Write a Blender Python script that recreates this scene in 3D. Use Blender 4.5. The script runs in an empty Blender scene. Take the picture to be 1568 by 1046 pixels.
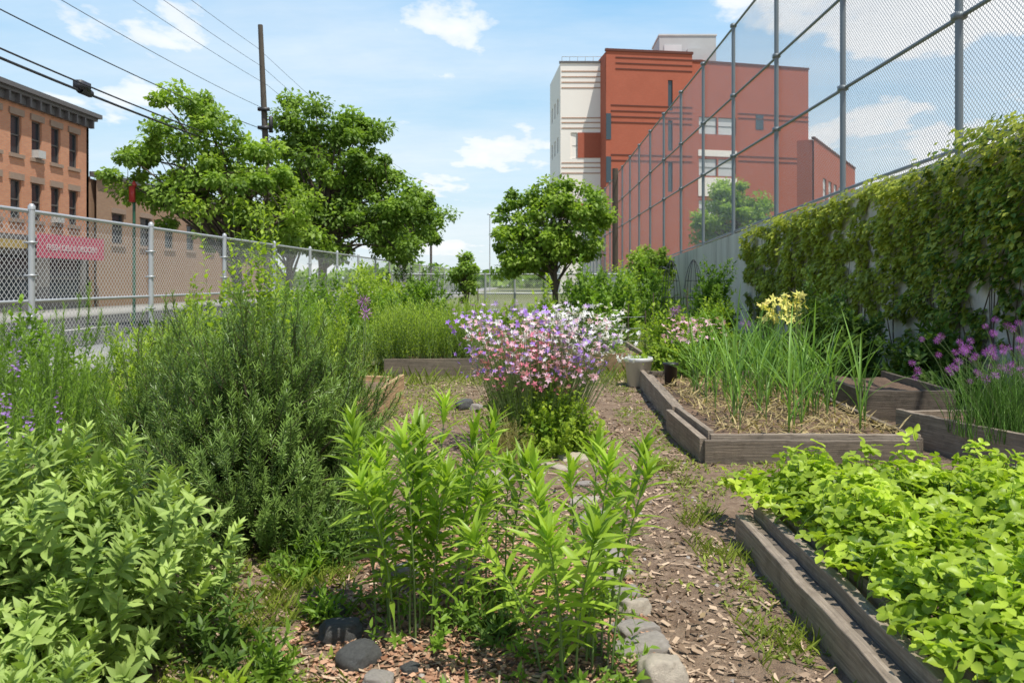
import bpy, math, numpy as np
from mathutils import noise, Vector
rng=np.random.default_rng(11)
S=bpy.context.scene
def nrm(a): return a/np.maximum(np.linalg.norm(a,axis=-1,keepdims=True),1e-9)
def U(a,b,n=None): return rng.uniform(a,b,n)
def N3(x,y,z): return noise.noise(Vector((x,y,z)))
def G(n,s=1.): return np.clip(rng.normal(size=n),-1.7,1.7)*s
UP=np.array([0,0,1.])
# ------------------------------------------------------------ mesh accumulator
class Acc:
    def __init__(s): s.V=[];s.F=[];s.R=[];s.M=[];s.n=0;s.mats=[]
    def add(s,V,F,R,mat):
        if mat not in s.mats: s.mats.append(mat)
        s.V.append(V);s.F.append(F+s.n);s.R.append(R);s.M.append(np.full(len(F),s.mats.index(mat)));s.n+=len(V)
    def obj(s,name,parent=None,smooth=True):
        V=np.concatenate(s.V).astype(np.float32);F=np.concatenate(s.F).astype(np.int32)
        R=np.concatenate(s.R).astype(np.float32);M=np.concatenate(s.M).astype(np.int32)
        me=bpy.data.meshes.new(name)
        me.vertices.add(len(V));me.vertices.foreach_set('co',V.ravel())
        me.loops.add(F.size);me.loops.foreach_set('vertex_index',F.ravel())
        me.polygons.add(len(F));me.polygons.foreach_set('loop_start',np.arange(len(F),dtype=np.int32)*4)
        for m in s.mats: me.materials.append(m)
        me.polygons.foreach_set('material_index',M)
        me.polygons.foreach_set('use_smooth',np.full(len(F),smooth))
        me.update(calc_edges=True)
        a=me.attributes.new('rnd','FLOAT','POINT');a.data.foreach_set('value',R)
        o=bpy.data.objects.new(name,me);S.collection.objects.link(o)
        if parent: o.parent=parent
        return o
def empty(name):
    o=bpy.data.objects.new(name,None);S.collection.objects.link(o);return o
def leaf(L=1,W=.3,n=3,fold=.25,curl=.2,prof='lance'):
    pr={'lance':([0,.15,.4,.75,1],[.15,.7,1,.5,.02]),'ovate':([0,.1,.35,.7,1],[.1,.75,1,.75,.05]),
        'obov':([0,.2,.6,.85,1],[.1,.5,1,.85,.25]),'blade':([0,.1,.6,.9,1],[.6,1,.8,.35,.03]),
        'serr':([0,.12,.3,.38,.52,.6,.74,.82,1],[.1,.45,.85,.75,1.,.86,.9,.66,.2]),
        'ivy':([0,.12,.35,.6,1],[.3,1,.85,.6,.03])}[prof]
    t=np.linspace(0,1,n+1);w=W/2*np.interp(t,*pr);y=L*t;z=-curl*L*t*t
    V=np.stack([np.stack([-w,y,z+fold*w],1),np.stack([0*w,y,z],1),np.stack([w,y,z+fold*w],1)],1).reshape(-1,3)
    F=[]
    for i in range(n):
        a=3*i;F+= [[a,a+1,a+4,a+3],[a+1,a+2,a+5,a+4]]
    return V,np.array(F)
def merge(ts):
    V=[];F=[];n=0
    for v,f in ts: V.append(v);F.append(f+n);n+=len(v)
    return np.concatenate(V),np.concatenate(F)
def rotz(t,a,tilt=0,off=(0,0,0)):
    v,f=t;c,s=math.cos(tilt),math.sin(tilt)
    v=v@np.array([[1,0,0],[0,c,-s],[0,s,c]]).T
    c,s=math.cos(a),math.sin(a)
    return v@np.array([[c,-s,0],[s,c,0],[0,0,1]]).T+np.array(off),f
NEEDLE=(np.array([[-.05,0,0],[.05,0,0],[.035,1,-.05],[-.035,1,-.05]]),np.array([[0,1,2,3]]))
RNEED=(np.array([[-.07,0,0],[.07,0,0],[.05,1,-.08],[-.05,1,-.08]]),np.array([[0,1,2,3]]))
def inst(acc,tm,pos,dirs,ups,sc,rnd,mat):
    V,F=tm;n=len(pos)
    if n==0: return
    Y=nrm(dirs);X=nrm(np.cross(Y,ups));Z=np.cross(X,Y)
    R=np.stack([X,Y,Z],axis=2)
    P=pos[:,None,:]+np.asarray(sc).reshape(-1,1,1)*np.einsum('nij,kj->nki',R,V)
    Fi=F[None]+ (np.arange(n)*len(V))[:,None,None]
    acc.add(P.reshape(-1,3),Fi.reshape(-1,4),np.repeat(np.clip(rnd,0,1),len(V)),mat)
def tubes(acc,P,Rad,mat,k=5,rnd=None):
    P=np.asarray(P,float);n,m=P.shape[:2];Rad=np.broadcast_to(np.asarray(Rad,float),(n,m))
    T=nrm(np.gradient(P,axis=1));ref=np.array([.31,.9,.13])
    X=nrm(np.cross(T,ref));Y=np.cross(T,X)
    a=np.arange(k)*2*math.pi/k
    V=P[:,:,None]+Rad[:,:,None,None]*(X[:,:,None]*np.cos(a)[:,None]+Y[:,:,None]*np.sin(a)[:,None])
    i=np.arange(m-1)[:,None];j=np.arange(k)[None];j2=(j+1)%k
    F=np.stack([i*k+j,i*k+j2,(i+1)*k+j2,(i+1)*k+j],-1).reshape(-1,4)
    F=(F[None]+(np.arange(n)*m*k)[:,None,None]).reshape(-1,4)
    if rnd is None: rnd=U(0,1,n)
    acc.add(V.reshape(-1,3),F,np.repeat(rnd,m*k),mat)
def bez(A,B,C,m):
    t=np.linspace(0,1,m)[None,:,None]
    return A[:,None]*(1-t)**2+2*B[:,None]*t*(1-t)+C[:,None]*t*t
def shoots(acc,A,B,C,nl,tm,size,ang,lm,sm=None,srad=.003,t0=.1,t1=1.,whorl=1,step=2.4,szf=None,angtip=.5,jit=.15,mstem=5):
    n=len(A);t=np.linspace(t0,t1,nl)
    tt=t[None,:,None]
    P=A[:,None]*(1-tt)**2+2*B[:,None]*tt*(1-tt)+C[:,None]*tt*tt
    T=nrm(2*(1-tt)*(B-A)[:,None]+2*tt*(C-B)[:,None])
    ref=nrm(rng.normal(size=(n,1,3)));X=nrm(np.cross(T,ref+0*T));Y=np.cross(T,X)
    base=U(0,1,n)
    for w in range(whorl):
        phi=(np.arange(nl)*step)[None]+U(0,6.28,n)[:,None]*(w==0)+2*math.pi*w/whorl
        if w==0: phi0=phi
        else: phi=phi0+2*math.pi*w/whorl
        rad=X*np.cos(phi)[...,None]+Y*np.sin(phi)[...,None]
        a=(ang*(1-(1-angtip)*(t-t0)/(t1-t0+1e-6)))[None,:,None]
        D=T*np.cos(a)+rad*np.sin(a)+rng.normal(size=T.shape)*jit
        f=np.ones(nl) if szf is None else np.interp(t,*szf)
        sc=(size*f)[None]*U(.7,1.25,(n,nl))
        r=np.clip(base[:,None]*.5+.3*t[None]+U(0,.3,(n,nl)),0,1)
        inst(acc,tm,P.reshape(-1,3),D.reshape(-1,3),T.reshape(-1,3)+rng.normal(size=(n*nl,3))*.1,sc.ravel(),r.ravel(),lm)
    if sm: tubes(acc,bez(A,B,C,mstem),np.linspace(srad,srad*.45,mstem)[None],sm,4)
def dome(acc,c,rx,ry,h,n,L,nl,tm,size,ang,lm,sm=None,z0=0.,out=1.,upw=.6,rmin=.5,lump=.25,srad=.003,ls=2.,bottom=0.0,**k):
    """leafy shoots filling a lumpy dome"""
    th=U(0,2*math.pi,n);cz=U(bottom,1,n)**.8;sr=np.sqrt(1-cz**2)
    u=np.stack([np.cos(th)*sr,np.sin(th)*sr,cz],1)
    lf=np.array([1+lump*(N3(*(q*ls+np.array([c[0],c[1],3.])))*1.6) for q in u])
    r=U(rmin,1,n)**.7*lf
    P=np.array([c[0],c[1],z0])+u*np.array([rx,ry,h])*r[:,None]
    D=nrm(u*np.array([1,1,.6])*out+UP*upw+rng.normal(size=(n,3))*.25)
    LL=(L*U(.6,1.25,n))[:,None]
    A=P-D*LL; A[:,2]=np.maximum(A[:,2],z0*.9)
    B=A+(D*.4+nrm(u*np.array([1,1,.0])+1e-6)*.12)*LL
    shoots(acc,A,B,P,nl,tm,size,ang,lm,sm,srad=srad,**k)
# ------------------------------------------------------------ materials
def newmat(name):
    m=bpy.data.materials.new(name);m.use_nodes=True;nt=m.node_tree
    return m,nt,nt.nodes,nt.links,nt.nodes['Principled BSDF']
def nd(nodes,t,**k):
    n=nodes.new(t)
    for a,b in k.items(): setattr(n,a,b)
    return n
def mth(N,L,op,a,b=None,c=None):
    n=N.new('ShaderNodeMath');n.operation=op
    for i,v in enumerate((a,b,c)):
        if v is None: continue
        if isinstance(v,(int,float)): n.inputs[i].default_value=v
        else: L.new(v,n.inputs[i])
    return n.outputs[0]
def mixc(N,L,f,a,b,mode='MIX'):
    n=N.new('ShaderNodeMix');n.data_type='RGBA';n.blend_type=mode
    for i,v in ((0,f),(6,a),(7,b)):
        if isinstance(v,(int,float)): n.inputs[i].default_value=v
        elif isinstance(v,tuple): n.inputs[i].default_value=(*v,1)
        else: L.new(v,n.inputs[i])
    return n.outputs[2]
def noi(N,L,vec,scale,detail=4,rough=.6):
    n=N.new('ShaderNodeTexNoise');n.inputs['Scale'].default_value=scale;n.inputs['Detail'].default_value=detail
    n.inputs['Roughness'].default_value=rough
    if vec is not None: L.new(vec,n.inputs['Vector'])
    return n.outputs[0]
def ramp(N,L,f,pts):
    r=N.new('ShaderNodeValToRGB');e=r.color_ramp.elements
    while len(e)<len(pts): e.new(.5)
    for i,(p,c) in enumerate(pts): e[i].position=p;e[i].color=(*c,1) if len(c)==3 else c
    L.new(f,r.inputs[0]);return r.outputs[0]
def mapv(N,L,vec,sc):
    m=N.new('ShaderNodeMapping');m.inputs['Scale'].default_value=sc;L.new(vec,m.inputs[0]);return m.outputs[0]
def fol(name,c1,c2,trans=.35,rough=.5,tint=1.45,spec=.32,gain=(1.28,1.26,.78)):
    c1=tuple(min(.9,x*g*(.72 if gain[0]>1.1 else 1)) for x,g in zip(c1,gain));c2=tuple(min(.9,x*g) for x,g in zip(c2,gain))
    m,nt,N,L,b=newmat(name)
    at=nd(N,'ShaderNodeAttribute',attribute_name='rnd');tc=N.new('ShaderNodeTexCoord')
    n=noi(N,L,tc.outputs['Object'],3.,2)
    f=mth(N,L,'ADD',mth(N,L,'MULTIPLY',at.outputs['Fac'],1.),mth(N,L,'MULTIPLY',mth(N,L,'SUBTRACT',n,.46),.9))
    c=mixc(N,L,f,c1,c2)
    L.new(c,b.inputs['Base Color']);b.inputs['Roughness'].default_value=rough
    b.inputs['Specular IOR Level'].default_value=spec
    if trans<=0: return m
    t=N.new('ShaderNodeBsdfTranslucent')
    L.new(mixc(N,L,1.,c,(tint,tint*1.05,tint*.45),'MULTIPLY'),t.inputs[0])
    ms=N.new('ShaderNodeMixShader');ms.inputs[0].default_value=trans
    L.new(b.outputs[0],ms.inputs[1]);L.new(t.outputs[0],ms.inputs[2]);L.new(ms.outputs[0],N['Material Output'].inputs[0])
    return m
def petal(name,c,c2=None): return fol(name,c,c2 or tuple(min(1,x*1.25) for x in c),.3,.5,1.1,.2,(1,1,1))
def plain(name,c,rough=.6,metal=0,var=.25,scale=8,bump=.0):
    m,nt,N,L,b=newmat(name);tc=N.new('ShaderNodeTexCoord')
    n=noi(N,L,tc.outputs['Object'],scale,5)
    L.new(mixc(N,L,n,tuple(x*(1-var) for x in c),tuple(min(1,x*(1+var)) for x in c)),b.inputs['Base Color'])
    b.inputs['Roughness'].default_value=rough;b.inputs['Metallic'].default_value=metal
    if bump:
        bp=N.new('ShaderNodeBump');bp.inputs['Strength'].default_value=bump;bp.inputs['Distance'].default_value=.02
        L.new(noi(N,L,tc.outputs['Object'],scale*5,5),bp.inputs['Height']);L.new(bp.outputs[0],b.inputs['Normal'])
    return m
def wood(name,c1,c2,grey=.3):
    m,nt,N,L,b=newmat(name);tc=N.new('ShaderNodeTexCoord')
    v=mapv(N,L,tc.outputs['Object'],(1.2,28,28))
    g=noi(N,L,v,2.5,6,.7);g2=noi(N,L,tc.outputs['Object'],2.2,4);g3=noi(N,L,tc.outputs['Object'],11,5,.7)
    c=ramp(N,L,g,[(.3,tuple(x*.4 for x in c1)),(.5,c1),(.7,c2)])
    c=mixc(N,L,mth(N,L,'MULTIPLY',g2,grey*1.6),c,(.32,.275,.22))
    c=mixc(N,L,ramp(N,L,g3,[(.5,(0,0,0)),(.75,(.6,.6,.6))]),c,tuple(x*.35 for x in c1))
    L.new(c,b.inputs['Base Color']);b.inputs['Roughness'].default_value=.85
    bp=N.new('ShaderNodeBump');bp.inputs['Strength'].default_value=.8;bp.inputs['Distance'].default_value=.008
    L.new(g,bp.inputs['Height']);L.new(bp.outputs[0],b.inputs['Normal'])
    return m
def chainlink(name,pitch,w,col=(.42,.43,.44)):
    m,nt,N,L,b=newmat(name);tc=N.new('ShaderNodeTexCoord');s=N.new('ShaderNodeSeparateXYZ');L.new(tc.outputs['Object'],s.inputs[0])
    h=mth(N,L,'ADD',s.outputs[0],s.outputs[1])
    a=mth(N,L,'FRACT',mth(N,L,'DIVIDE',mth(N,L,'ADD',h,s.outputs[2]),pitch))
    c=mth(N,L,'FRACT',mth(N,L,'DIVIDE',mth(N,L,'SUBTRACT',h,s.outputs[2]),pitch))
    k=mth(N,L,'MAXIMUM',mth(N,L,'LESS_THAN',a,w),mth(N,L,'LESS_THAN',c,w))
    b.inputs['Base Color'].default_value=(*col,1);b.inputs['Metallic'].default_value=.2;b.inputs['Roughness'].default_value=.5
    t=N.new('ShaderNodeBsdfTransparent');ms=N.new('ShaderNodeMixShader')
    L.new(k,ms.inputs[0]);L.new(t.outputs[0],ms.inputs[1]);L.new(b.outputs[0],ms.inputs[2]);L.new(ms.outputs[0],N['Material Output'].inputs[0])
    return m
def brick(name,c1,c2,mortar,axis='yz',sc=1.):
    m,nt,N,L,b=newmat(name);tc=N.new('ShaderNodeTexCoord');s=N.new('ShaderNodeSeparateXYZ');L.new(tc.outputs['Object'],s.inputs[0])
    cb=N.new('ShaderNodeCombineXYZ');L.new(mth(N,L,'ADD',s.outputs[0],s.outputs[1]),cb.inputs[0]);L.new(s.outputs[2],cb.inputs[1])
    br=N.new('ShaderNodeTexBrick');L.new(cb.outputs[0],br.inputs[0]);br.inputs['Scale'].default_value=sc
    br.inputs['Brick Width'].default_value=.24;br.inputs['Row Height'].default_value=.08;br.inputs['Mortar Size'].default_value=.008
    br.inputs['Color1'].default_value=(*c1,1);br.inputs['Color2'].default_value=(*c2,1);br.inputs['Mortar'].default_value=(*mortar,1)
    n=noi(N,L,tc.outputs['Object'],.5,5)
    c=mixc(N,L,mth(N,L,'MULTIPLY',n,.6),br.outputs[0],tuple(x*.6 for x in c1))
    L.new(c,b.inputs['Base Color']);b.inputs['Roughness'].default_value=.9;return m
GALV=plain('galvanised_steel',(.46,.48,.49),.45,.3,.15,3)
FPOST=plain('fence_post_paint',(.20,.23,.245),.5,.2,.15,3)
DARKMETAL=plain('dark_metal',(.05,.05,.055),.5,.3)
BARK=plain('bark',(.10,.075,.055),.95,0,.5,6,.8)
STEMB=plain('woody_stem',(.11,.085,.055),.9,0,.3)
STEMG=plain('green_stem',(.16,.24,.07),.6,0,.2)
SOIL=plain('soil',(.20,.13,.085),.98,0,.5,6,.9)
# ------------------------------------------------------------ boxes
def boxacc(acc,x0,x1,y0,y1,z0,z1,mat):
    V=np.array([[x0,y0,z0],[x1,y0,z0],[x1,y1,z0],[x0,y1,z0],[x0,y0,z1],[x1,y0,z1],[x1,y1,z1],[x0,y1,z1]],float)
    F=np.array([[0,3,2,1],[4,5,6,7],[0,1,5,4],[1,2,6,5],[2,3,7,6],[3,0,4,7]])
    acc.add(V,F,np.full(8,rng.uniform()),mat)
def orbox(acc,O,Uv,Nv,u0,u1,n0,n1,z0,z1,mat):
    O=np.array(O,float);Uv=np.array([*Uv,0.]);Nv=np.array([*Nv,0.])
    V=[]
    for z in (z0,z1):
        for (u,n) in ((u0,n0),(u1,n0),(u1,n1),(u0,n1)): V.append(O+Uv*u+Nv*n+UP*z)
    F=np.array([[0,3,2,1],[4,5,6,7],[0,1,5,4],[1,2,6,5],[2,3,7,6],[3,0,4,7]])
    acc.add(np.array(V),F,np.full(8,rng.uniform()),mat)
def facade(acc,O,Uv,Nv,W,H,wins,wm,gm,fm=None,rec=.15,z0=0,sill=None):
    O=np.array(O,float);Ua=np.array([*Uv,0.]);Na=np.array([*Nv,0.])
    us=sorted({0,W,*[w[0] for w in wins],*[w[1] for w in wins]});zs=sorted({z0,H,*[w[2] for w in wins],*[w[3] for w in wins]})
    def quad(a,m): acc.add(np.array(a),np.array([[0,1,2,3]]),np.full(4,rng.uniform()),m)
    P=lambda u,z,n=0:O+Ua*u+UP*z+Na*n
    for i in range(len(us)-1):
        for j in range(len(zs)-1):
            uc=(us[i]+us[i+1])/2;zc=(zs[j]+zs[j+1])/2
            if any(w[0]<uc<w[1] and w[2]<zc<w[3] for w in wins): continue
            quad([P(us[i],zs[j]),P(us[i+1],zs[j]),P(us[i+1],zs[j+1]),P(us[i],zs[j+1])],wm)
    for (a,b,c,d) in wins:
        quad([P(a,c,-rec),P(b,c,-rec),P(b,d,-rec),P(a,d,-rec)],gm)
        for q in ([P(a,c),P(a,c,-rec),P(a,d,-rec),P(a,d)],[P(b,c),P(b,c,-rec),P(b,d,-rec),P(b,d)],[P(a,c),P(b,c),P(b,c,-rec),P(a,c,-rec)],[P(a,d),P(b,d),P(b,d,-rec),P(a,d,-rec)]): quad(q,wm)
        if fm:
            t=.06
            for (u0,u1,y0,y1) in ((a,a+t,c,d),(b-t,b,c,d),(a+t,b-t,c,c+t),(a+t,b-t,d-t,d),(a+t,b-t,(c+d)/2-.03,(c+d)/2+.03)):
                orbox(acc,O,Uv,Nv,u0,u1,-rec+.004,-rec+.06,y0,y1,fm)
        if sill:
            orbox(acc,O,Uv,Nv,a-.12,b+.12,-.0,.09,c-.16,c-.003,sill);orbox(acc,O,Uv,Nv,a-.12,b+.12,.0,.07,d+.003,d+.28,sill)
# ------------------------------------------------------------ ground
def gz(x,y):
    if x<-6 or x>5.6 or y>38: return 0.
    return .04*N3(x*.9,y*.9,0)+.014*N3(x*5,y*5,2)+.006*N3(x*14,y*14,2)
def gzv(P): return np.array([gz(a,b) for a,b in P[:,:2]])
xs=np.unique(np.concatenate([np.linspace(-6,6,250),[-1500,-600,-200,-90,-45,-25,-14,-9,-7,7,9,14,25,45,90,200,600,1500]]))
ys=np.unique(np.concatenate([np.linspace(0,14,300),np.linspace(14,38,60),[-60,-20,-6,-2,42,50,62,80,110,160,260,500,900,1600]]))
gx,gy=np.meshgrid(xs,ys,indexing='ij');gV=np.stack([gx.ravel(),gy.ravel()],1)
gZ=gzv(gV);gV=np.column_stack([gV,gZ]);a=Acc();ny=len(ys)
ii,jj=np.meshgrid(np.arange(len(xs)-1),np.arange(ny-1),indexing='ij');ii=ii.ravel();jj=jj.ravel()
gF=np.stack([ii*ny+jj,(ii+1)*ny+jj,(ii+1)*ny+jj+1,ii*ny+jj+1],1)
m,nt,N,L,b=newmat('garden_soil_path');tc=N.new('ShaderNodeTexCoord');ob=tc.outputs['Object']
n1=noi(N,L,ob,1.3,5);n2=noi(N,L,ob,9,7,.75);n3=noi(N,L,ob,60,4,.7)
c=ramp(N,L,n2,[(.3,(.21,.135,.085)),(.5,(.38,.26,.17)),(.72,(.56,.42,.29))])
c=mixc(N,L,mth(N,L,'MULTIPLY',n3,.5),c,(.13,.08,.05))
c=mixc(N,L,ramp(N,L,n1,[(.55,(0,0,0)),(.7,(.3,.3,.3))]),c,(.15,.15,.06))
s=N.new('ShaderNodeSeparateXYZ');L.new(ob,s.inputs[0])
far=mth(N,L,'MINIMUM',mth(N,L,'MAXIMUM',mth(N,L,'DIVIDE',mth(N,L,'SUBTRACT',s.outputs[1],10),4),0),.8)
c=mixc(N,L,far,c,(.17,.21,.07))
L.new(c,b.inputs['Base Color']);b.inputs['Roughness'].default_value=.95
bp=N.new('ShaderNodeBump');bp.inputs['Strength'].default_value=1.;bp.inputs['Distance'].default_value=.03
L.new(mth(N,L,'ADD',n2,n3),bp.inputs['Height']);L.new(bp.outputs[0],b.inputs['Normal'])
a.add(gV,gF,np.zeros(len(gV)),m);a.obj('ground')
# street
ASPH=plain('asphalt',(.07,.07,.072),.9,0,.3,4,.3);CONC=plain('sidewalk_concrete',(.34,.33,.31),.9,0,.15,3,.2)
a=Acc();boxacc(a,-18,-9,-20,400,-.1,.008,ASPH);a.obj('street_road')
a=Acc();boxacc(a,-9,-6.45,-20,400,-.1,.13,CONC);a.obj('sidewalk')
a=Acc();boxacc(a,-21.99,-18,-20,400,-.1,.13,CONC);a.obj('sidewalk')
a=Acc();W=plain('road_paint',(.7,.7,.66),.7)
for k in range(20): boxacc(a,-13.6,-13.45,5+k*6,8+k*6,0.004,.0125,W)
a.obj('road_markings')
# ------------------------------------------------------------ mulch chips & ground litter
CHIP=fol('wood_chips',(.11,.07,.045),(.62,.46,.32),0.0,.9,1,.1,(1,1,1));CHIPR=fol('cedar_chips',(.22,.10,.055),(.62,.38,.25),0.0,.9,1,.1,(1,1,1))
n=46000
px=U(-2.4,1.6,n);py=1.9+11*U(0,1,n)**1.6
keep=np.array([N3(x*1.1,y*1.1,5)+.5*N3(x*4,y*4,1)>-.16 for x,y in zip(px,py)]);px=px[keep];py=py[keep];n=len(px)
P=np.column_stack([px,py,np.zeros(n)]);P[:,2]=gzv(P)+U(.002,.012,n)
th=U(0,6.28,n);D=np.column_stack([np.cos(th),np.sin(th),rng.normal(size=n)*.25])
ch=(np.array([[-.12,0,0],[.12,0,0],[.09,1,.02],[-.14,.9,0],[-.12,0,-.12],[.12,0,-.12]])*1.,np.array([[0,1,2,3],[4,5,1,0]]))
chw=(ch[0]*np.array([2,1,1]),ch[1])
a=Acc();h=n//2;RN=U(0,1,n)**1.25;SC=.01+.058*U(0,1,n)**2.
ups=UP+rng.normal(size=(n,3))*.38
inst(a,ch,P[:h],D[:h],ups[:h],SC[:h],RN[:h],CHIP);inst(a,chw,P[h:],D[h:],ups[h:],SC[h:]*.7,RN[h:],CHIP)
n=900;P=np.column_stack([U(-2.,1.2,n),U(2,9,n),np.zeros(n)]);P[:,2]=gzv(P)+.012;th=U(0,6.28,n)
inst(a,(ch[0]*np.array([.25,1,.4]),ch[1]),P,np.column_stack([np.cos(th),np.sin(th),U(-.05,.1,n)]),UP+rng.normal(size=(n,3))*.2,U(.05,.14,n),U(0,1,n),CHIP)
n=9000;P=np.column_stack([-.25+G(n,.42),3.4+G(n,.75),np.zeros(n)]);P[:,2]=gzv(P)+U(.004,.016,n);th=U(0,6.28,n)
inst(a,chw,P,np.column_stack([np.cos(th),np.sin(th),G(n,.2)]),UP+rng.normal(size=(n,3))*.35,U(.012,.035,n),U(0,1,n),CHIPR)
DRY=fol('dead_leaf',(.22,.15,.08),(.50,.38,.22),.15,.8,1.2,.2,(1,1,1))
n=420;P=np.column_stack([U(-2.,1.1,n),2.2+9*U(0,1,n)**1.4,np.zeros(n)]);P[:,2]=gzv(P)+.015;th=U(0,6.28,n)
inst(a,leaf(1,.55,3,.5,-.4,'ovate'),P,np.column_stack([np.cos(th),np.sin(th),G(n,.2)]),UP+rng.normal(size=(n,3))*.4,U(.02,.05,n),U(0,1,n),DRY)
a.obj('wood_chip_mulch',smooth=False)
# weeds / grass
WEED=fol('weeds',(.10,.15,.035),(.27,.33,.08),.35)
def region(x,y):
    v=N3(x*1.0,y*1.0,8)*.9+N3(x*3.3,y*3.3,4)*.8
    if .86<x<1.2 and y<7: v+=.30
    if 1.0<x<1.45 and 6<y<12: v+=.4
    if -1.7<x<-.2 and 8<y<12: v+=.5
    if -1.5<x<-.75 and 2.7<y<4.5: v+=.36
    if -.7<x<.55 and 2.3<y<4.6: v+=.12
    if .5<x<.84 and y<9: v-=.5
    elif .15<x<.9 and y<9: v-=.25
    if y>11: v+=.4
    return v
n=90000
px=U(-2.6,5,n);py=2.0+12*U(0,1,n)**1.35
keep=np.array([region(x,y)>.19 for x,y in zip(px,py)]) & ~((px>1.13)&(py<5)) &~((px>1.4)&(py>6.3)&(px<3.2)&(py<10.8));px=px[keep];py=py[keep];n=len(px)
P=np.column_stack([px,py,np.zeros(n)]);P[:,2]=gzv(P)
th=U(0,6.28,n);D=np.column_stack([np.cos(th),np.sin(th),U(.2,1.6,n)])
a=Acc();inst(a,leaf(1,.38,2,.2,.3,'ovate'),P,D,np.repeat(UP[None],n,0)+rng.normal(size=(n,3))*.3,U(.015,.055,n),U(0,1,n),WEED)
n=24000;px=U(-6,5.5,n);py=U(11,34,n);P=np.column_stack([px,py,np.zeros(n)]);P[:,2]=gzv(P)
th=U(0,6.28,n);D=np.column_stack([np.cos(th)*.5,np.sin(th)*.5,U(.5,1.4,n)])
inst(a,leaf(1,.12,2,.2,.3,'blade'),P,D,np.cross(D,UP)+.01,U(.08,.25,n),U(0,1,n),WEED)
n=6000;px=np.concatenate([-1.05+G(n//2,.24),1.0+G(n//2,.08)]);py=np.concatenate([3.6+G(n//2,.45),U(2.2,6.5,n//2)])
k=np.array([N3(x*3,y*3,6)>.12 for x,y in zip(px,py)]);px=px[k];py=py[k];n=len(px);P=np.column_stack([px,py,np.zeros(n)]);P[:,2]=gzv(P)
th=U(0,6.28,n);D=np.column_stack([np.cos(th)*.6,np.sin(th)*.6,U(.4,1.2,n)])
inst(a,leaf(1,.1,2,.2,.4,'blade'),P,D,np.cross(D,UP)+.01,U(.03,.10,n),U(0,1,n),WEED)
a.obj('grass_and_weeds')
# ------------------------------------------------------------ beds
OLD=wood('weathered_timber',(.26,.195,.135),(.54,.44,.34),.45)
DK=wood('dark_timber',(.12,.09,.062),(.24,.18,.125),.3)
NEW=wood('new_timber',(.54,.34,.17),(.80,.54,.31),.1)
def board(name,p0,p1,t,z0,z1,mat,parent):
    p0=np.array(p0,float);p1=np.array(p1,float);Lg=np.linalg.norm(p1-p0)
    nn=24;me=bpy.data.meshes.new(name)
    V=[];F=[]
    for i in range(nn+1):
        x=Lg*i/nn;w=.006*N3(x*2,p0[0]*9,z1*7)+.005*N3(x*9,p0[1],1)
        for (yy,zz) in ((-t/2,z0),(t/2,z0),(t/2,z1),(-t/2,z1)): V.append((x,yy+w,zz+w*(zz>z0)))
    for i in range(nn):
        for j in range(4):
            q=i*4;F.append((q+j,q+4+j,q+4+(j+1)%4,q+(j+1)%4))
    F+= [(0,1,2,3),(nn*4+3,nn*4+2,nn*4+1,nn*4)]
    me.from_pydata(V,[],F);me.materials.append(mat)
    o=bpy.data.objects.new(name,me);S.collection.objects.link(o);o.location=(p0[0],p0[1],0)
    o.rotation_euler[2]=math.atan2(p1[1]-p0[1],p1[0]-p0[0]);o.parent=parent
    bv=o.modifiers.new('b','BEVEL');bv.width=.005;bv.segments=2;bv.limit_method='ANGLE'
    return o
def soil(name,poly,z,parent):
    poly=[Vector(p) for p in poly];me=bpy.data.meshes.new(name);V=[];F=[];K=34
    for i in range(K+1):
        for j in range(K+1):
            u,v=i/K,j/K;p=(poly[0]*(1-u)+poly[1]*u)*(1-v)+(poly[3]*(1-u)+poly[2]*u)*v
            V.append((p.x,p.y,z+.03*N3(p.x*3,p.y*3,0)+.012*N3(p.x*14,p.y*14,0)))
    for i in range(K):
        for j in range(K): F.append((i*(K+1)+j,(i+1)*(K+1)+j,(i+1)*(K+1)+j+1,i*(K+1)+j+1))
    me.from_pydata(V,[],F);me.materials.append(SOIL);o=bpy.data.objects.new(name,me);S.collection.objects.link(o);o.parent=parent
# strawberry bed
e=empty('raised_garden_bed')
board('outer_plank',(1.15,4.42),(1.20,1.0),.05,-.02,.155,OLD,e)
board('outer_cap',(1.21,4.5),(1.255,1.0),.05,-.02,.13,DK,e)
board('middle_plank',(1.275,4.5),(1.31,1.0),.055,-.02,.20,OLD,e)
board('inner_plank',(1.38,4.55),(1.42,1.0),.05,-.02,.225,OLD,e)
board('back_plank',(1.40,4.6),(4.5,4.72),.05,-.02,.22,DK,e)
soil('soil',[(1.4,1.0),(4.5,1.0),(4.5,4.7),(1.4,4.55)],.17,e)
soil('soil_gap',[(1.30,1.0),(1.41,1.0),(1.37,4.5),(1.29,4.5)],.08,e)
# middle right bed
e=empty('raised_garden_bed')
board('front_plank',(1.36,6.3),(3.06,6.3),.05,-.02,.19,DK,e)
board('front_cap',(1.42,6.36),(3.1,6.37),.05,.02,.225,OLD,e)
board('left_plank_near',(1.36,6.33),(1.33,7.75),.06,-.02,.2,OLD,e)
board('left_cap_near',(1.45,6.45),(1.40,7.9),.05,-.02,.235,OLD,e)
board('left_plank_far',(1.38,7.7),(1.49,10.8),.06,-.02,.24,OLD,e)
board('left_inner_far',(1.46,7.8),(1.58,10.7),.06,-.02,.2,OLD,e)
board('right_plank',(3.08,6.32),(3.25,10.8),.05,-.02,.2,DK,e)
board('back_plank',(1.5,10.82),(3.25,10.82),.05,-.02,.22,DK,e)
soil('soil',[(1.4,6.38),(3.05,6.38),(3.2,10.8),(1.5,10.8)],.14,e)
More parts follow.
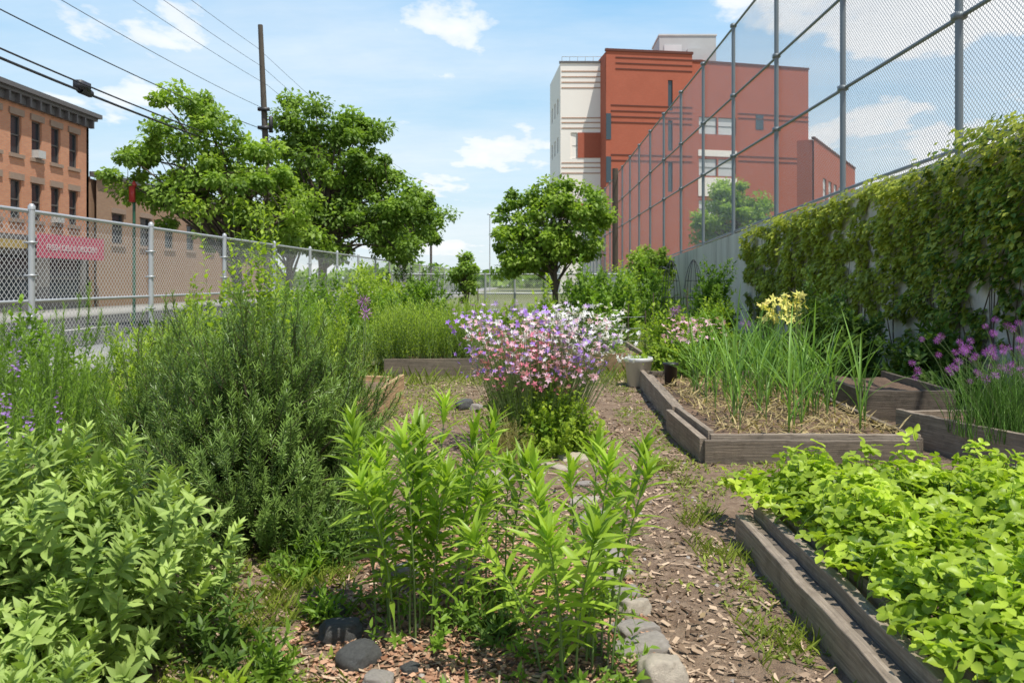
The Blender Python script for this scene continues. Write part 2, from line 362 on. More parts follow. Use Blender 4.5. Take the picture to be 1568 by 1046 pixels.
# right beds
e=empty('raised_garden_bed')
board('front_plank',(3.42,8.2),(4.35,8.2),.05,-.02,.32,DK,e);board('left_plank',(3.42,8.23),(3.5,10.0),.05,-.02,.32,DK,e)
board('right_plank',(4.35,8.23),(4.4,10.0),.05,-.02,.32,DK,e);soil('soil',[(3.45,8.22),(4.33,8.22),(4.35,10),(3.5,10)],.24,e)
e=empty('raised_garden_bed')
board('left_plank',(3.28,7.15),(3.75,5.75),.05,-.02,.3,OLD,e);board('front_plank',(3.76,5.73),(5.3,5.9),.05,-.02,.3,OLD,e)
board('back_plank',(3.3,7.18),(5.2,7.3),.05,-.02,.28,OLD,e);soil('soil',[(3.75,5.76),(5.2,5.9),(5.2,7.25),(3.32,7.15)],.22,e)
# left beds
e=empty('raised_garden_bed')
board('right_plank',(-1.60,9.8),(-1.66,7.0),.05,-.02,.3,NEW,e);board('back_plank',(-1.75,9.83),(-3.6,10.03),.05,-.02,.27,NEW,e)
board('front_plank',(-1.7,7.0),(-3.6,7.1),.05,-.02,.27,NEW,e);soil('soil',[(-3.6,7.12),(-1.7,7.02),(-1.63,9.8),(-3.6,10)],.2,e)
e=empty('raised_garden_bed')
board('front_plank',(-2.25,12.1),(-.7,12.2),.05,-.02,.26,DK,e);board('right_plank',(-.7,12.22),(-.75,14.),.05,-.02,.26,DK,e)
soil('soil',[(-2.25,12.13),(-.72,12.23),(-.75,14),(-2.25,14)],.22,e)
e=empty('raised_garden_bed')
board('front_plank',(.55,12.6),(1.78,12.6),.05,-.02,.3,wood('cedar',(.30,.16,.08),(.48,.3,.17),.15),e);board('left_plank',(.55,12.63),(.55,15.),.05,-.02,.3,OLD,e)
board('right_plank',(1.78,12.63),(1.78,15.),.05,-.02,.3,OLD,e)
soil('soil',[(.57,12.62),(1.76,12.62),(1.76,15),(.57,15)],.22,e)
# ------------------------------------------------------------ plants
ROSE=fol('rosemary_leaf',(.055,.105,.035),(.20,.31,.11),.25,.42,spec=.4)
SAGE=fol('sage_leaf',(.12,.21,.07),(.36,.47,.21),.28,.55)
MILK=fol('lance_leaf',(.085,.18,.03),(.34,.48,.09),.4,.38)
STRAW=fol('strawberry_leaf',(.09,.19,.03),(.42,.54,.09),.36,.42,spec=.35)
GREEN=fol('green_leaf',(.07,.145,.03),(.20,.33,.06),.38)
LIME=fol('lime_leaf',(.13,.24,.04),(.33,.44,.08),.42)
DKG=fol('dark_leaf',(.035,.08,.02),(.11,.19,.05),.3)
GARL=fol('garlic_blade',(.08,.19,.06),(.22,.38,.13),.38,.38)
# rosemary
a=Acc()
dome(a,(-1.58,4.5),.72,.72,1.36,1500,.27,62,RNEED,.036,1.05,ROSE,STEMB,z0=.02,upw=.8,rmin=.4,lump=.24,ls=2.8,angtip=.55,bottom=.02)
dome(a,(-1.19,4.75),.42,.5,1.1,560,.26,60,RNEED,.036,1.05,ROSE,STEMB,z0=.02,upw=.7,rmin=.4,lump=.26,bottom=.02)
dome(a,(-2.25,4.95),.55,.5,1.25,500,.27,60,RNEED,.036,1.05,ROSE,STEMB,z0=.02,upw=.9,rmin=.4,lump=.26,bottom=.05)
n=50;A=np.column_stack([-1.55+G(n,.1),4.6+G(n,.1),np.zeros(n)]);C=A+np.column_stack([G(n,.25),G(n,.22),U(.5,.95,n)])
tubes(a,bez(A,A+(C-A)*.5+UP*.15,C,6),np.linspace(.013,.004,6)[None],STEMB)
a.obj('rosemary_bush')
# sage
a=Acc();T1=leaf(1,.36,4,.3,.35,'ovate')
dome(a,(-1.86,2.95),.72,.62,.88,640,.22,12,T1,.07,1.0,SAGE,STEMG,z0=.02,upw=.9,rmin=.35,lump=.3,ls=3,t0=.15,angtip=.35,szf=([0,.3,.75,1],[.8,1.1,1,.5]),srad=.0035,whorl=2,step=1.57,bottom=.02,jit=.22)
dome(a,(-1.5,2.2),.38,.35,.45,180,.2,11,T1,.07,1.0,SAGE,STEMG,z0=.02,upw=.9,rmin=.3,lump=.2,angtip=.4,whorl=2,step=1.57,bottom=.0,szf=([0,.3,.75,1],[.8,1.1,1,.5]),jit=.22)
a.obj('sage_bush')
# foreground lance leaved plants
def lance(name,cx,cy,n,rx,ry,h,lean=.75):
    a=Acc();th=np.arange(n)*2.4+U(0,.8,n);rr=((np.arange(n)+.5)/n)**.5
    ox,oy=np.cos(th)*rr*rx*.5,np.sin(th)*rr*ry*.5
    A=np.column_stack([cx+ox*.7,cy+oy*.7,np.zeros(n)])
    off=np.column_stack([ox*lean+G(n,.05),oy*lean+G(n,.05),h*U(.62,1.04,n)])
    C=A+off;B=A+off*np.array([.15,.15,.6])
    tm=leaf(1,.18,5,.35,.34,'lance')
    shoots(a,A,B,C,16,tm,.15,1.25,MILK,STEMG,srad=.0048,t0=.22,whorl=2,step=1.57,szf=([0,.3,.7,.9,1],[.5,.8,1.05,1.,.6]),angtip=.45,jit=.16,mstem=8)
    shoots(a,A+off*.93,A+off*.97,C+UP*.01,5,tm,.11,.8,MILK,None,t0=.2,whorl=3,step=1.05,angtip=.3)
    dome(a,(cx,cy),rx*.8,ry*.8,.18,45,.1,8,leaf(1,.4,3,.2,.3,'ovate'),.04,1.1,GREEN,None,rmin=.3)
    a.obj(name)
lance('milkweed_plant',-.48,3.35,22,.56,.46,.88,.65)
lance('milkweed_plant',.17,2.98,13,.50,.40,.80,.85)
lance('milkweed_plant',-.16,3.6,5,.34,.24,.74)
# small foreground herbs
a=Acc();dome(a,(-1.0,2.55),.13,.12,.22,26,.15,7,leaf(1,.2,4,.3,.35,'lance'),.10,.8,LIME,None,rmin=.2,z0=0)
a.obj('lily_shoots')
for (x,y,r,h,k) in ((-1.18,3.05,.22,.3,60),(-.35,2.62,.18,.13,40),(-.62,2.5,.14,.12,30),(.0,2.55,.2,.1,40),(-.15,3.25,.2,.14,60),(-.95,2.9,.12,.2,30),(.35,3.5,.12,.12,24),(-.3,2.45,.15,.1,30),(.2,2.6,.12,.1,30),(-.9,3.4,.15,.14,30),(-1.1,3.9,.2,.2,40)):
    a=Acc();dome(a,(x,y),r,r,h,k,.1,8,leaf(1,.32,3,.25,.3,'lance'),.055,1.,GREEN if k!=60 else DKG,STEMG,rmin=.2,srad=.002);a.obj('herb_seedling')
# strawberries
a=Acc();lf=leaf(1,.80,8,.42,.24,'serr');tri=merge([rotz(lf,0,.2,(0,.05,0)),rotz(lf,1.85,.2,(-.03,0,0)),rotz(lf,-1.85,.2,(.03,0,0))])
n=9000;px=U(1.36,4.0,n);py=U(1.8,4.76,n);k=px<py*.66+.25;px=px[k];py=py[k];n=len(px)
hh=np.array([.33+.12*N3(x*2.2,y*2.2,3)+.15*N3(x*6,y*6,9) for x,y in zip(px,py)])
edge=np.minimum(1,np.minimum((px-1.16)/.3,(5.05-py)/.3));hh=.21+np.maximum(hh-.17,.03)*edge*U(.3,1.2,n)
P=np.column_stack([px,py,hh]);D=np.column_stack([rng.normal(size=n),rng.normal(size=n),rng.normal(size=n)*.35]);
ups=UP+rng.normal(size=(n,3))*.42+np.column_stack([-.25*(px<1.6),np.zeros(n),np.zeros(n)])
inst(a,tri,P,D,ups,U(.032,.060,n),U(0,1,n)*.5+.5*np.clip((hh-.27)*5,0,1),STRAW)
A=P.copy();A[:,:2]+=rng.normal(size=(n,2))*.06;A[:,2]=.17
tubes(a,bez(A,A+UP*.1,P,4)[::3],.002,STEMG,3)
n=260;P=np.column_stack([U(1.27,1.44,n),U(1.6,4.75,n),U(.22,.31,n)]);P[:50,0]=U(1.16,1.35,50);P[:50,1]=U(4.25,4.85,50);inst(a,tri,P,np.column_stack([-np.ones(n),rng.normal(size=(n,2))*.5]),UP+rng.normal(size=(n,3))*.4,U(.04,.056,n),U(0.3,1,n),STRAW)
a.obj('strawberry_patch')
# garlic / scallions
a=Acc();K=72;bx=U(1.78,3.0,K);by=U(6.7,9.4,K)
tms=[leaf(1,.026,9,.5,c,'blade') for c in (.12,.35,.7)]
for k in range(K):
    hb=U(.6,1.15);nb=7
    th=U(0,6.28)+np.arange(nb)*2.6;sp=U(.05,.55,nb)
    D=np.column_stack([np.cos(th)*sp,np.sin(th)*sp,np.ones(nb)]);P=np.column_stack([np.full(nb,bx[k]),np.full(nb,by[k]),.14+np.linspace(.02,.42,nb)])
    upv=np.column_stack([-np.cos(th),-np.sin(th),np.full(nb,.25)])
    inst(a,tms[rng.integers(3)],P,D,upv,hb*U(.5,.8,nb),U(0,1,nb),GARL)
A=np.column_stack([bx,by,np.full(K,.12)]);tubes(a,bez(A,A+UP*.2,A+UP*.46,3),.007,STEMG)
a.obj('garlic_plants')
STRAWY=fol('dry_leaf',(.25,.19,.09),(.55,.44,.22),.2,.8,1.5,.35,(1,1,1))
a=Acc();n=2100;P=np.column_stack([U(1.6,3.1,n),U(6.5,10.2,n),U(.16,.22,n)]);th=U(0,6.28,n);inst(a,leaf(1,.1,2,.2,.2,'blade'),P,np.column_stack([np.cos(th),np.sin(th),U(0,1.,n)]),UP+rng.normal(size=(n,3))*.3,U(.05,.2,n),U(0,1,n),STRAWY);a.obj('straw_mulch')
# flowers
def star(k=5,L=1,W=.6,tilt=.5,prof='ovate'): return merge([rotz(leaf(L,W,2,.2,.3,prof),2*math.pi*i/k,tilt) for i in range(k)])
STAR=star()
def flowers(acc,P,size,mat,up=None):
    n=len(P);D=rng.normal(size=(n,3));D[:,2]*=.3
    inst(acc,STAR,P,D,(UP*.6+np.array([0,-.5,0]) if up is None else up)+rng.normal(size=(n,3))*.6,size*U(.7,1.25,n),U(0,1,n),mat)
PINK=petal('petal_pink',(.82,.24,.34));LPINK=petal('petal_pale_pink',(.87,.50,.60));PURP=petal('petal_purple',(.40,.22,.72));LIL=petal('petal_lilac',(.60,.44,.80));WHITE=petal('petal_white',(.87,.84,.87));VIO=petal('petal_violet',(.48,.14,.58));YEL=petal('petal_yellow',(.85,.70,.22))
def columbine(name,c,rx,ry,hf,groups,fh,n_st=150):
    a=Acc();dome(a,c,rx*.8,ry*.85,fh,420,.2,11,leaf(1,.75,3,.2,.2,'obov'),.042,1.1,GREEN,STEMG,rmin=.3,upw=.7,bottom=.0)
    dome(a,(c[0]+.16,c[1]-.18),rx*.78,ry*.7,fh*.88,420,.2,11,leaf(1,.75,3,.2,.2,'obov'),.042,1.1,LIME,STEMG,rmin=.3,upw=.7)
    for mat,num,gx,gy,gz0,gz1,gs in groups:
        P=np.column_stack([c[0]+gx+G(num,gs),c[1]+gy+G(num,gs),U(gz0,gz1,num)])
        P[:,:2]+=(P[:,:2]-np.array(c)[:2])*((P[:,2:3]-.8)*.45)
        flowers(a,P,.026,mat)
        q=P[::2];A=np.column_stack([c[0]+(q[:,0]-c[0])*.4,c[1]+(q[:,1]-c[1])*.4,np.full(len(q),.05)])
        tubes(a,bez(A,A*.5+q*.5+UP*.15,q,6),np.linspace(.0025,.0013,6)[None],STEMG,3)
    a.obj(name)
columbine('columbine_flowers',(.02,6.85),.60,.5,1.2,[
 (PINK,210,-.12,0,.62,1.02,.24),(LPINK,330,0,0,.64,1.14,.31),(PURP,80,-.38,-.05,.6,1.1,.17),(LIL,110,.05,0,.65,1.2,.34),(PURP,110,.28,-.1,.65,1.08,.19),(PURP,70,-.15,0,1.02,1.24,.22),(WHITE,240,.3,.1,.92,1.25,.22),(WHITE,120,.56,.1,.75,1.05,.17),(LIL,70,-.1,.1,1.0,1.26,.28),(WHITE,130,-.05,0,.8,1.2,.28),(PINK,70,.0,-.2,.52,.78,.24),(LPINK,90,.2,-.15,.55,.9,.2)],.68)
a=Acc();dome(a,(-.24,6.4),.28,.24,.44,260,.2,26,NEEDLE,.028,1.,fol('fennel_frond',(.22,.18,.07),(.42,.38,.16),.3,gain=(1,1,1)),None,rmin=.1,z0=0);a.obj('bronze_fennel')
# chives
def ball():
    i=np.arange(34);z=1-2*(i+.5)/34;ph=i*2.4;r=np.sqrt(1-z*z);d=np.column_stack([r*np.cos(ph),r*np.sin(ph),z]);ac=Acc()
    inst(ac,leaf(1,.42,1,.2,0,'obov'),d*.25,d,np.roll(d,1,1)+.1,np.full(34,.85),np.zeros(34),None);return ac.V[0],ac.F[0]
BALL=ball()
def balls(acc,P,s,mat): n=len(P);inst(acc,BALL,P,rng.normal(size=(n,3)),rng.normal(size=(n,3)),s*U(.8,1.2,n),U(0,1,n),mat)
def chives(name,cx,cy,z0,n,h,r,s=.02):
    a=Acc();m2=n*7;A=np.column_stack([cx+G(m2,r*.4),cy+G(m2,r*.4),np.full(m2,z0)]);C=A+np.column_stack([G(m2,r*.35),G(m2,r*.35),h*U(.5,.95,m2)])
    tubes(a,bez(A,A+(C-A)*np.array([.2,.2,.6]),C,5),np.linspace(.0035,.0012,5)[None],GARL,3)
    A=A[:n];C=A+np.column_stack([G(n,r*.5),G(n,r*.5),h*U(.65,1.2,n)]);tubes(a,bez(A,A+(C-A)*np.array([.2,.2,.6]),C,5),.0022,STEMG,3);balls(a,C,s,VIO);a.obj(name)
chives('chive_plant',3.75,6.4,.2,60,.66,.46,.029);chives('chive_plant',4.3,6.7,.2,50,.76,.5,.029)
def allium(x,y,h,s=.06):
    a=Acc();A=np.array([[x,y,0.]]);C=np.array([[x+.03,y,h]]);tubes(a,bez(A,A*.5+C*.5+np.array([.02,0,0]),C,6),.005,STEMG,5);balls(a,C,s,VIO);a.obj('allium_flower')
for q in ((-1.68,7.8,1.25),(-1.62,7.6,1.14),(2.1,12.0,.98,.07),(2.2,12.2,1.02,.06),(2.65,10,.9),(.3,12.1,.9,.04)): allium(*q)
# yellow flowers & pink in the mid bed
a=Acc();n=75;P=np.column_stack([3.0+G(n,.13),9.6+G(n,.15),U(.95,1.3,n)]);flowers(a,P,.055,YEL)
A=P.copy()[::2];A[:,2]=.15;tubes(a,bez(A,A+UP*.5,P[::2],4),.004,STEMG,4);dome(a,(3.0,9.6),.3,.3,.85,120,.25,10,leaf(1,.25,3,.2,.3,'lance'),.09,.8,GREEN,STEMG);a.obj('yellow_columbine')
a=Acc();n=110;P=np.column_stack([2.15+G(n,.24),10.6+G(n,.15),U(.65,.95,n)]);flowers(a,P,.038,LPINK);dome(a,(2.15,10.6),.4,.3,.72,160,.25,10,leaf(1,.4,3,.2,.3,'ovate'),.06,.9,GREEN,STEMG);a.obj('pink_columbine')
# shrubs
TO=leaf(1,.5,3,.25,.25,'ovate');TL=leaf(1,.22,3,.25,.25,'lance')
def shrub(name,x,y,rx,ry,h,n,mat,tm=TO,size=.06,L=.28,nl=11,ang=1.,z0=0,**k):
    a=Acc();dome(a,(x,y),rx,ry,h,n,L,nl,tm,size,ang,mat,STEMG,z0=z0,**k);return a
shrub('',-3.35,5.5,.85,.7,1.24,620,GREEN,NEEDLE,.035,nl=55,upw=1.4).obj('lavender_bush')
a=shrub('',-2.95,4.35,.6,.55,1.0,420,GREEN,TL,.05,nl=18,upw=1.3)
n=26;P=np.column_stack([-2.72+G(n,.2),4.05+G(n,.15),U(.62,1.02,n)]);LAV=petal('petal_lavender',(.38,.22,.55))
for k in range(10): flowers(a,P+UP*(k*.012)+rng.normal(size=(n,3))*.006,.011,LAV)
a.obj('salvia_plant')
shrub('',-4.6,7.2,1.0,.9,1.15,520,GREEN,TO,.06,upw=1.).obj('garden_shrub')
shrub('',-3.2,7.0,.9,.8,1.3,650,LIME,TL,.06,nl=18,upw=1.4).obj('garden_shrub')
shrub('',-3.9,9.2,.9,.9,1.25,450,DKG,TO,.07).obj('garden_shrub')
# tall leafy sapling
a=Acc();n=60;A=np.column_stack([-2.45+G(n,.12),7.+G(n,.12),np.full(n,.2)]);C=A+np.column_stack([G(n,.13),G(n,.13),U(.8,1.95,n)])
shoots(a,A,A*.5+C*.5,C,30,TO,.08,1.1,LIME,STEMG,t0=.2,angtip=.6,szf=([0,.6,1],[1,1,.6]));a.obj('leafy_sapling')
shrub('',-2.0,7.9,.4,.5,1.2,360,LIME,TL,.055,nl=18,upw=1.6).obj('garden_shrub')
shrub('',-2.6,8.8,.7,.6,1.1,420,GREEN,TL,.06,nl=18,upw=1.6,z0=.2).obj('garden_shrub')
# fine tall mass in dark bed
a=Acc();n=1100;A=np.column_stack([U(-2.5,-.72,n),U(12.2,14,n),np.full(n,.2)])
hh=np.array([.78+.35*N3(x*1.6,y*1.6,1)-.28*max(0,(x+1.1)) for x,y in A[:,:2]]);C=A+np.column_stack([G(n,.13),G(n,.13),hh*U(.7,1.1,n)])
shoots(a,A,A*.5+C*.5,C,24,TL,.055,.8,LIME,STEMG,t0=.1,srad=.004);a.obj('goldenrod_bed')
SH=[(.25,15.5,.45,.4,1.25,260,LIME,.09),(1.2,17,.7,.6,1.6,380,GREEN,.1),(1.9,18.5,.6,.6,1.7,300,GREEN,.11),(2.1,12.3,.5,.45,1.1,380,LIME,.07),(1.2,13.6,.5,.5,.85,260,GREEN,.06),
 (2.9,13.5,.5,.5,1.0,250,GREEN,.07),(3.9,11,.4,.4,1.35,380,DKG,.08),(4.7,12,.6,.8,1.2,420,DKG,.1),(4.9,9.8,.5,.8,.9,300,DKG,.1),(4.4,19.5,.7,.6,1.9,420,GREEN,.11),(3.6,16,.5,.5,1.1,220,LIME,.08),
 (-1.4,18,.7,.6,.85,260,LIME,.08),(-2.9,17,.8,.7,1.3,300,GREEN,.09),(-3.8,15,.9,.8,1.4,320,GREEN,.09),(-4.9,12,.9,.8,1.4,320,LIME,.08),(-3.4,12,.7,.7,1.3,300,GREEN,.07),(-3.9,20,1.,.9,1.6,320,LIME,.1),(-5,17,.8,.9,1.5,300,GREEN,.1),
 (.4,21,.7,.6,.75,220,GREEN,.09),(-.8,24,.8,.7,.7,200,LIME,.09),(2.3,23,1.1,.9,1.8,320,LIME,.11),(3.6,25,1.2,.9,2.,320,GREEN,.12),(-3.6,26,1.2,.9,1.7,300,GREEN,.12),(-5,24,1.2,1,1.8,300,LIME,.12),(2.0,29,1.1,1,1.9,280,DKG,.13),(4.4,31,1.3,1,2.2,300,LIME,.13),(-4.6,31,1.5,1,2.,300,DKG,.13)]
for (x,y,rx,ry,h,n,mt,sz) in SH: shrub('',x,y,rx,ry,h,int(n*.85),mt,TO,sz,L=.35 if h>1 else .2,nl=10,lump=.35).obj('garden_shrub')
shrub('',-1.05,4.15,.3,.3,.3,80,DKG,TL,.07).obj('herb_seedling')
# ------------------------------------------------------------ stones
def rock(x,y,sx,sy,sz,rz,mat,seed):
    import bmesh
    bm=bmesh.new();bmesh.ops.create_icosphere(bm,subdivisions=4,radius=1)
    for v in bm.verts:
        d=v.co.copy();r=1+.34*noise.noise(d*1.1+Vector((seed,0,0)))+.14*noise.noise(d*2.7+Vector((0,seed,0)))+.04*noise.noise(d*9)
        d=d*r;q=.6
        d=Vector([math.copysign(min(abs(c),q)+.45*max(0,abs(c)-q),c) for c in d]);v.co=d
    me=bpy.data.meshes.new('border_stone');bm.to_mesh(me);bm.free();me.materials.append(mat)
    for p in me.polygons:p.use_smooth=True
    o=bpy.data.objects.new('border_stone',me);S.collection.objects.link(o);o.location=(x,y,sz*.35);o.scale=(sx,sy,sz);o.rotation_euler=(U(-.2,.2),U(-.2,.2),rz)
R1=plain('stone_tan',(.52,.45,.36),.85,0,.4,5,.7);R2=plain('stone_grey',(.13,.13,.125),.85,0,.6,7,.9);R3=plain('stone_slate',(.38,.34,.30),.85,0,.4,6,.7)
for k,q in enumerate([(.47,2.86,.11,.085,.09,.3,R1),(.43,3.10,.14,.08,.05,.1,R3),(.43,3.28,.13,.08,.04,.5,R3),(.44,3.47,.09,.07,.06,.5,R1),(.41,3.66,.11,.07,.04,.2,R3),(.42,3.88,.10,.07,.05,.8,R1),(.38,4.15,.12,.08,.045,.2,R3),(.36,4.45,.10,.07,.045,.9,R1),(.37,4.8,.12,.09,.04,.4,R3),(.34,5.2,.12,.08,.035,.1,R1),(.38,5.6,.11,.08,.035,.6,R3),
 (-.78,3.25,.11,.08,.06,.4,R2),(-.66,3.02,.10,.08,.06,1.,R2),(-.88,3.45,.08,.06,.05,.1,R2),(-.85,4.3,.13,.1,.09,.2,R2),(-.55,2.85,.07,.05,.04,0,R3),(.05,2.66,.09,.06,.04,.6,R3),(-.45,2.95,.05,.05,.03,.6,R2),(-.62,3.9,.09,.07,.06,.6,R3),
 (.33,6.45,.15,.11,.035,.2,R1),(.22,6.1,.16,.11,.035,-.2,R1),(.46,6.75,.13,.09,.035,.5,R3),(.04,6.25,.12,.09,.035,.1,R1),(-.32,5.9,.11,.08,.035,0,R1),(-.75,8.9,.13,.11,.11,.3,R2),(-.62,8.8,.09,.08,.08,1.3,R3),(-.2,5.7,.11,.07,.035,.4,R3),(.02,5.85,.12,.08,.035,.9,R1)]): rock(*q,k*3.1)
n=700;a=Acc();ico=np.array([[-1,-1,0],[1,-1,0],[1,1,0],[-1,1,0],[-.6,-.6,.7],[.6,-.6,.7],[.6,.6,.7],[-.6,.6,.7]],float);iF=np.array([[4,5,6,7],[0,1,5,4],[1,2,6,5],[2,3,7,6],[3,0,4,7]])
P=np.column_stack([U(-1.6,1.3,n),U(2.2,9,n),np.zeros(n)]);P[:,2]=gzv(P);D=rng.normal(size=(n,3));D[:,2]*=.1;inst(a,(ico,iF),P,D,UP+rng.normal(size=(n,3))*.2,U(.003,.012,n),U(0,1,n),R3);a.obj('pebbles')
# ------------------------------------------------------------ bucket and bin
def lathe(acc,c,prof,mat,k=28):
    ang=np.arange(k)*2*math.pi/k;V=np.array([[c[0]+r*math.cos(t),c[1]+r*math.sin(t),z] for r,z in prof for t in ang]);m_=len(prof)
    F=np.array([[i*k+j,i*k+(j+1)%k,(i+1)*k+(j+1)%k,(i+1)*k+j] for i in range(m_-1) for j in range(k)]);acc.add(V,F,np.zeros(len(V)),mat)
PL=plain('white_plastic',(.6,.6,.58),.4,0,.1);BK=plain('black_plastic',(.02,.02,.022),.4,0,.1)
a=Acc();lathe(a,(1.46,10.95),[(.0,0.01),(.15,0.01),(.185,.34),(.20,.34),(.20,.38),(.192,.40),(.175,.39),(.17,.3),(.0,.29)],PL);dome(a,(1.46,10.95),.2,.2,.16,60,.1,8,TO,.035,1.,LIME,STEMG,z0=.32)
a.obj('planter_bucket')
a=Acc();lathe(a,(1.72,9.9),[(0,.1),(.07,.1),(.085,.4),(.1,.4),(.1,.43),(.0,.44)],BK,20);a.obj('black_flower_pot')
# ------------------------------------------------------------ left fence
CL1=chainlink('chainlink_left',.085,.14,(.66,.67,.68));CL2=chainlink('chainlink_right',.075,.18,(.46,.47,.48))
def sheet(name,pts,zb,zt,mat,parent):
    a=Acc()
    for i in range(len(pts)-1):
        p,q=pts[i],pts[i+1];a.add(np.array([[*p,zb[i]],[*q,zb[i+1]],[*q,zt[i+1]],[*p,zt[i]]]),np.array([[0,1,2,3]]),np.zeros(4),mat)
    a.obj(name,parent,False)
XF=-6.12
e=empty('chain_link_fence');sheet('mesh',[(XF,2),(XF,62)],[.1,.1],[2.28,2.28],CL1,e)
a=Acc();Yp=np.arange(3.6,62,3.02)
for y in Yp:
    tubes(a,np.array([[[XF+.06,y,0],[XF+.06,y,1.2],[XF+.06,y,2.33]]]),.038,GALV,10);lathe(a,(XF+.06,y),[(.042,2.31),(.042,2.35),(.02,2.38),(0,2.385)],GALV,10)
    for z in (.6,1.0,1.5,1.9): boxacc(a,XF-.01,XF+.11,y-.045,y+.045,z,z+.025,GALV)
a.obj('posts',e);a=Acc()
for z,r in ((2.29,.026),(1.2,.022),(.15,.02)): tubes(a,np.array([[[XF+.02,2,z],[XF+.02,32,z+.004],[XF+.02,62,z]]]),r,GALV,8)
a.obj('rails',e)
# back low fence
e=empty('garden_back_fence');sheet('mesh',[(-6.1,34),(5.6,34)],[.1,.1],[1.72,1.72],CL1,e);a=Acc()
for x in (-6,-4,-2.,-.75,.55,2.5,4.5): tubes(a,np.array([[[x,33.95,0],[x,33.95,1.78]]]),.05,GALV,8)
for z in (1.72,.9,.2): tubes(a,np.array([[[-6.1,33.96,z],[5.6,33.96,z]]]),.034,GALV,8)
a.obj('posts_and_rails',e)
# ------------------------------------------------------------ right wall + tall fence
XW=5.66
yk=[5,9,14,21,37,93];zk=[3.2,3.16,3.04,2.8,2.25,1.9]
m,nt,N,L,b=newmat('stained_concrete');tc=N.new('ShaderNodeTexCoord');ob=tc.outputs['Object']
n1=noi(N,L,mapv(N,L,ob,(1,1,.18)),2.2,5);n2=noi(N,L,ob,9,6,.7)
c=ramp(N,L,n1,[(.3,(.50,.46,.39)),(.5,(.70,.66,.58)),(.75,(.80,.76,.68))]);c=mixc(N,L,mth(N,L,'MULTIPLY',n2,.35),c,(.38,.35,.30))
s=N.new('ShaderNodeSeparateXYZ');L.new(ob,s.inputs[0]);jn=mth(N,L,'LESS_THAN',mth(N,L,'FRACT',mth(N,L,'DIVIDE',s.outputs[1],4.9)),.006);c=mixc(N,L,jn,c,(.12,.11,.1))
L.new(c,b.inputs['Base Color']);b.inputs['Roughness'].default_value=.92
bp=N.new('ShaderNodeBump');bp.inputs['Strength'].default_value=.3;bp.inputs['Distance'].default_value=.02;L.new(n2,bp.inputs['Height']);L.new(bp.outputs[0],b.inputs['Normal'])
a=Acc()
for i in range(len(yk)-1):
    y0,y1,z0,z1=yk[i],yk[i+1],zk[i],zk[i+1]
    V=np.array([[XW,y0,-.2],[XW,y1,-.2],[XW,y1,z1],[XW,y0,z0],[XW+.35,y0,z0],[XW+.35,y1,z1],[XW+.35,y0,-.2],[XW+.35,y1,-.2]])
    a.add(V,np.array([[0,1,2,3],[3,2,5,4],[4,5,7,6]]),np.zeros(8),m)
V=np.array([[XW,5,-.2],[XW+.35,5,-.2],[XW+.35,5,3.2],[XW,5,3.2]]);a.add(V,np.array([[0,1,2,3]]),np.zeros(4),m)
a.obj('concrete_wall',smooth=False)
XG=XW+.16;H=8.75
e=empty('tall_sports_fence');ypts=[5,9,14,21,37,93];sheet('mesh',[(XG,y) for y in ypts],[z+.05 for z in zk],[H]*6,CL2,e)
a=Acc();Yp=[6.8]+list(np.arange(10.75,93,4.02))
for y in Yp:
    zb=np.interp(y,yk,zk);tubes(a,np.array([[[XG-.06,y,zb-.02],[XG-.06,y,6],[XG-.06,y,H+.06]]]),.052,FPOST,10)
    for z in (H-.05,6.7,4.97): boxacc(a,XG-.14,XG+.02,y-.07,y+.07,z,z+.09,FPOST)
a.obj('posts',e);a=Acc()
for z in (H,6.75,5.02): tubes(a,np.array([[[XG-.02,5,z],[XG-.02,93,z]]]),.032,FPOST,8)
tubes(a,np.array([[[XG-.02,y,z+.12] for y,z in zip(yk,zk)]]),.03,FPOST,8);a.obj('rails',e)
a=Acc()
for (y,zt) in ((53,8.9),): tubes(a,np.array([[[XG-.3,y,2],[XG-.3,y,zt]]]),.2,BARK,8)
a.obj('timber_post')
# ivy
IVY=fol('ivy_leaf',(.09,.15,.03),(.46,.50,.13),.34,.4);IVY2=fol('ivy_leaf_shaded',(.04,.09,.02),(.17,.27,.06),.28,.35)  # second is a shaded copy of the ivy leaf
n=66000;y=U(6.,21.0,n);f=U(0,1,n)
zt=np.interp(y,yk,zk);top=zt+np.array([-.02+.22*N3(v*1.3,0,7)+.14*N3(v*3.7,0,2) for v in y])+np.interp(y,[8.5,9.2,10.5,11.5],[.12,.25,.25,0])
z=f*top
def ivm(y,z,t):
    v=N3(y*.8,z*.8,2)*.7+N3(y*2.4,z*2.0,5)*.95+N3(y*6,z*5,5)*.45
    v+= .26*(z/3.)+.0+(.25 if y<11.5 and z>2 else 0)-(.14 if y>13 and z>2.2 else 0)
    v-= max(0,(y-19.6))*.5*(1.3-z/3)
    if z<.9: v-=.2
    return v
vv=np.array([ivm(p,q,0) for p,q in zip(y,z)]);k=vv>-.05;y=y[k];z=z[k];top=top[k];zt=zt[k];vv=vv[k];n=len(y)
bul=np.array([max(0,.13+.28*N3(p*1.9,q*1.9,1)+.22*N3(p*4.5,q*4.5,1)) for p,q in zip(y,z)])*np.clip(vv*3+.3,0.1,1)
dep=bul*U(.45,1,n)+.02
x=XW-dep
ov=z>zt-.1;x=np.where(ov,XW+U(-.25,.4,n),x)
P=np.column_stack([x,y,z]);D=np.column_stack([-U(.3,1.,n),rng.normal(size=n)*.7,-U(.1,.9,n)]);ups=np.column_stack([-np.ones(n)*.45,rng.normal(size=n)*.4-.15,U(.6,1.6,n)])
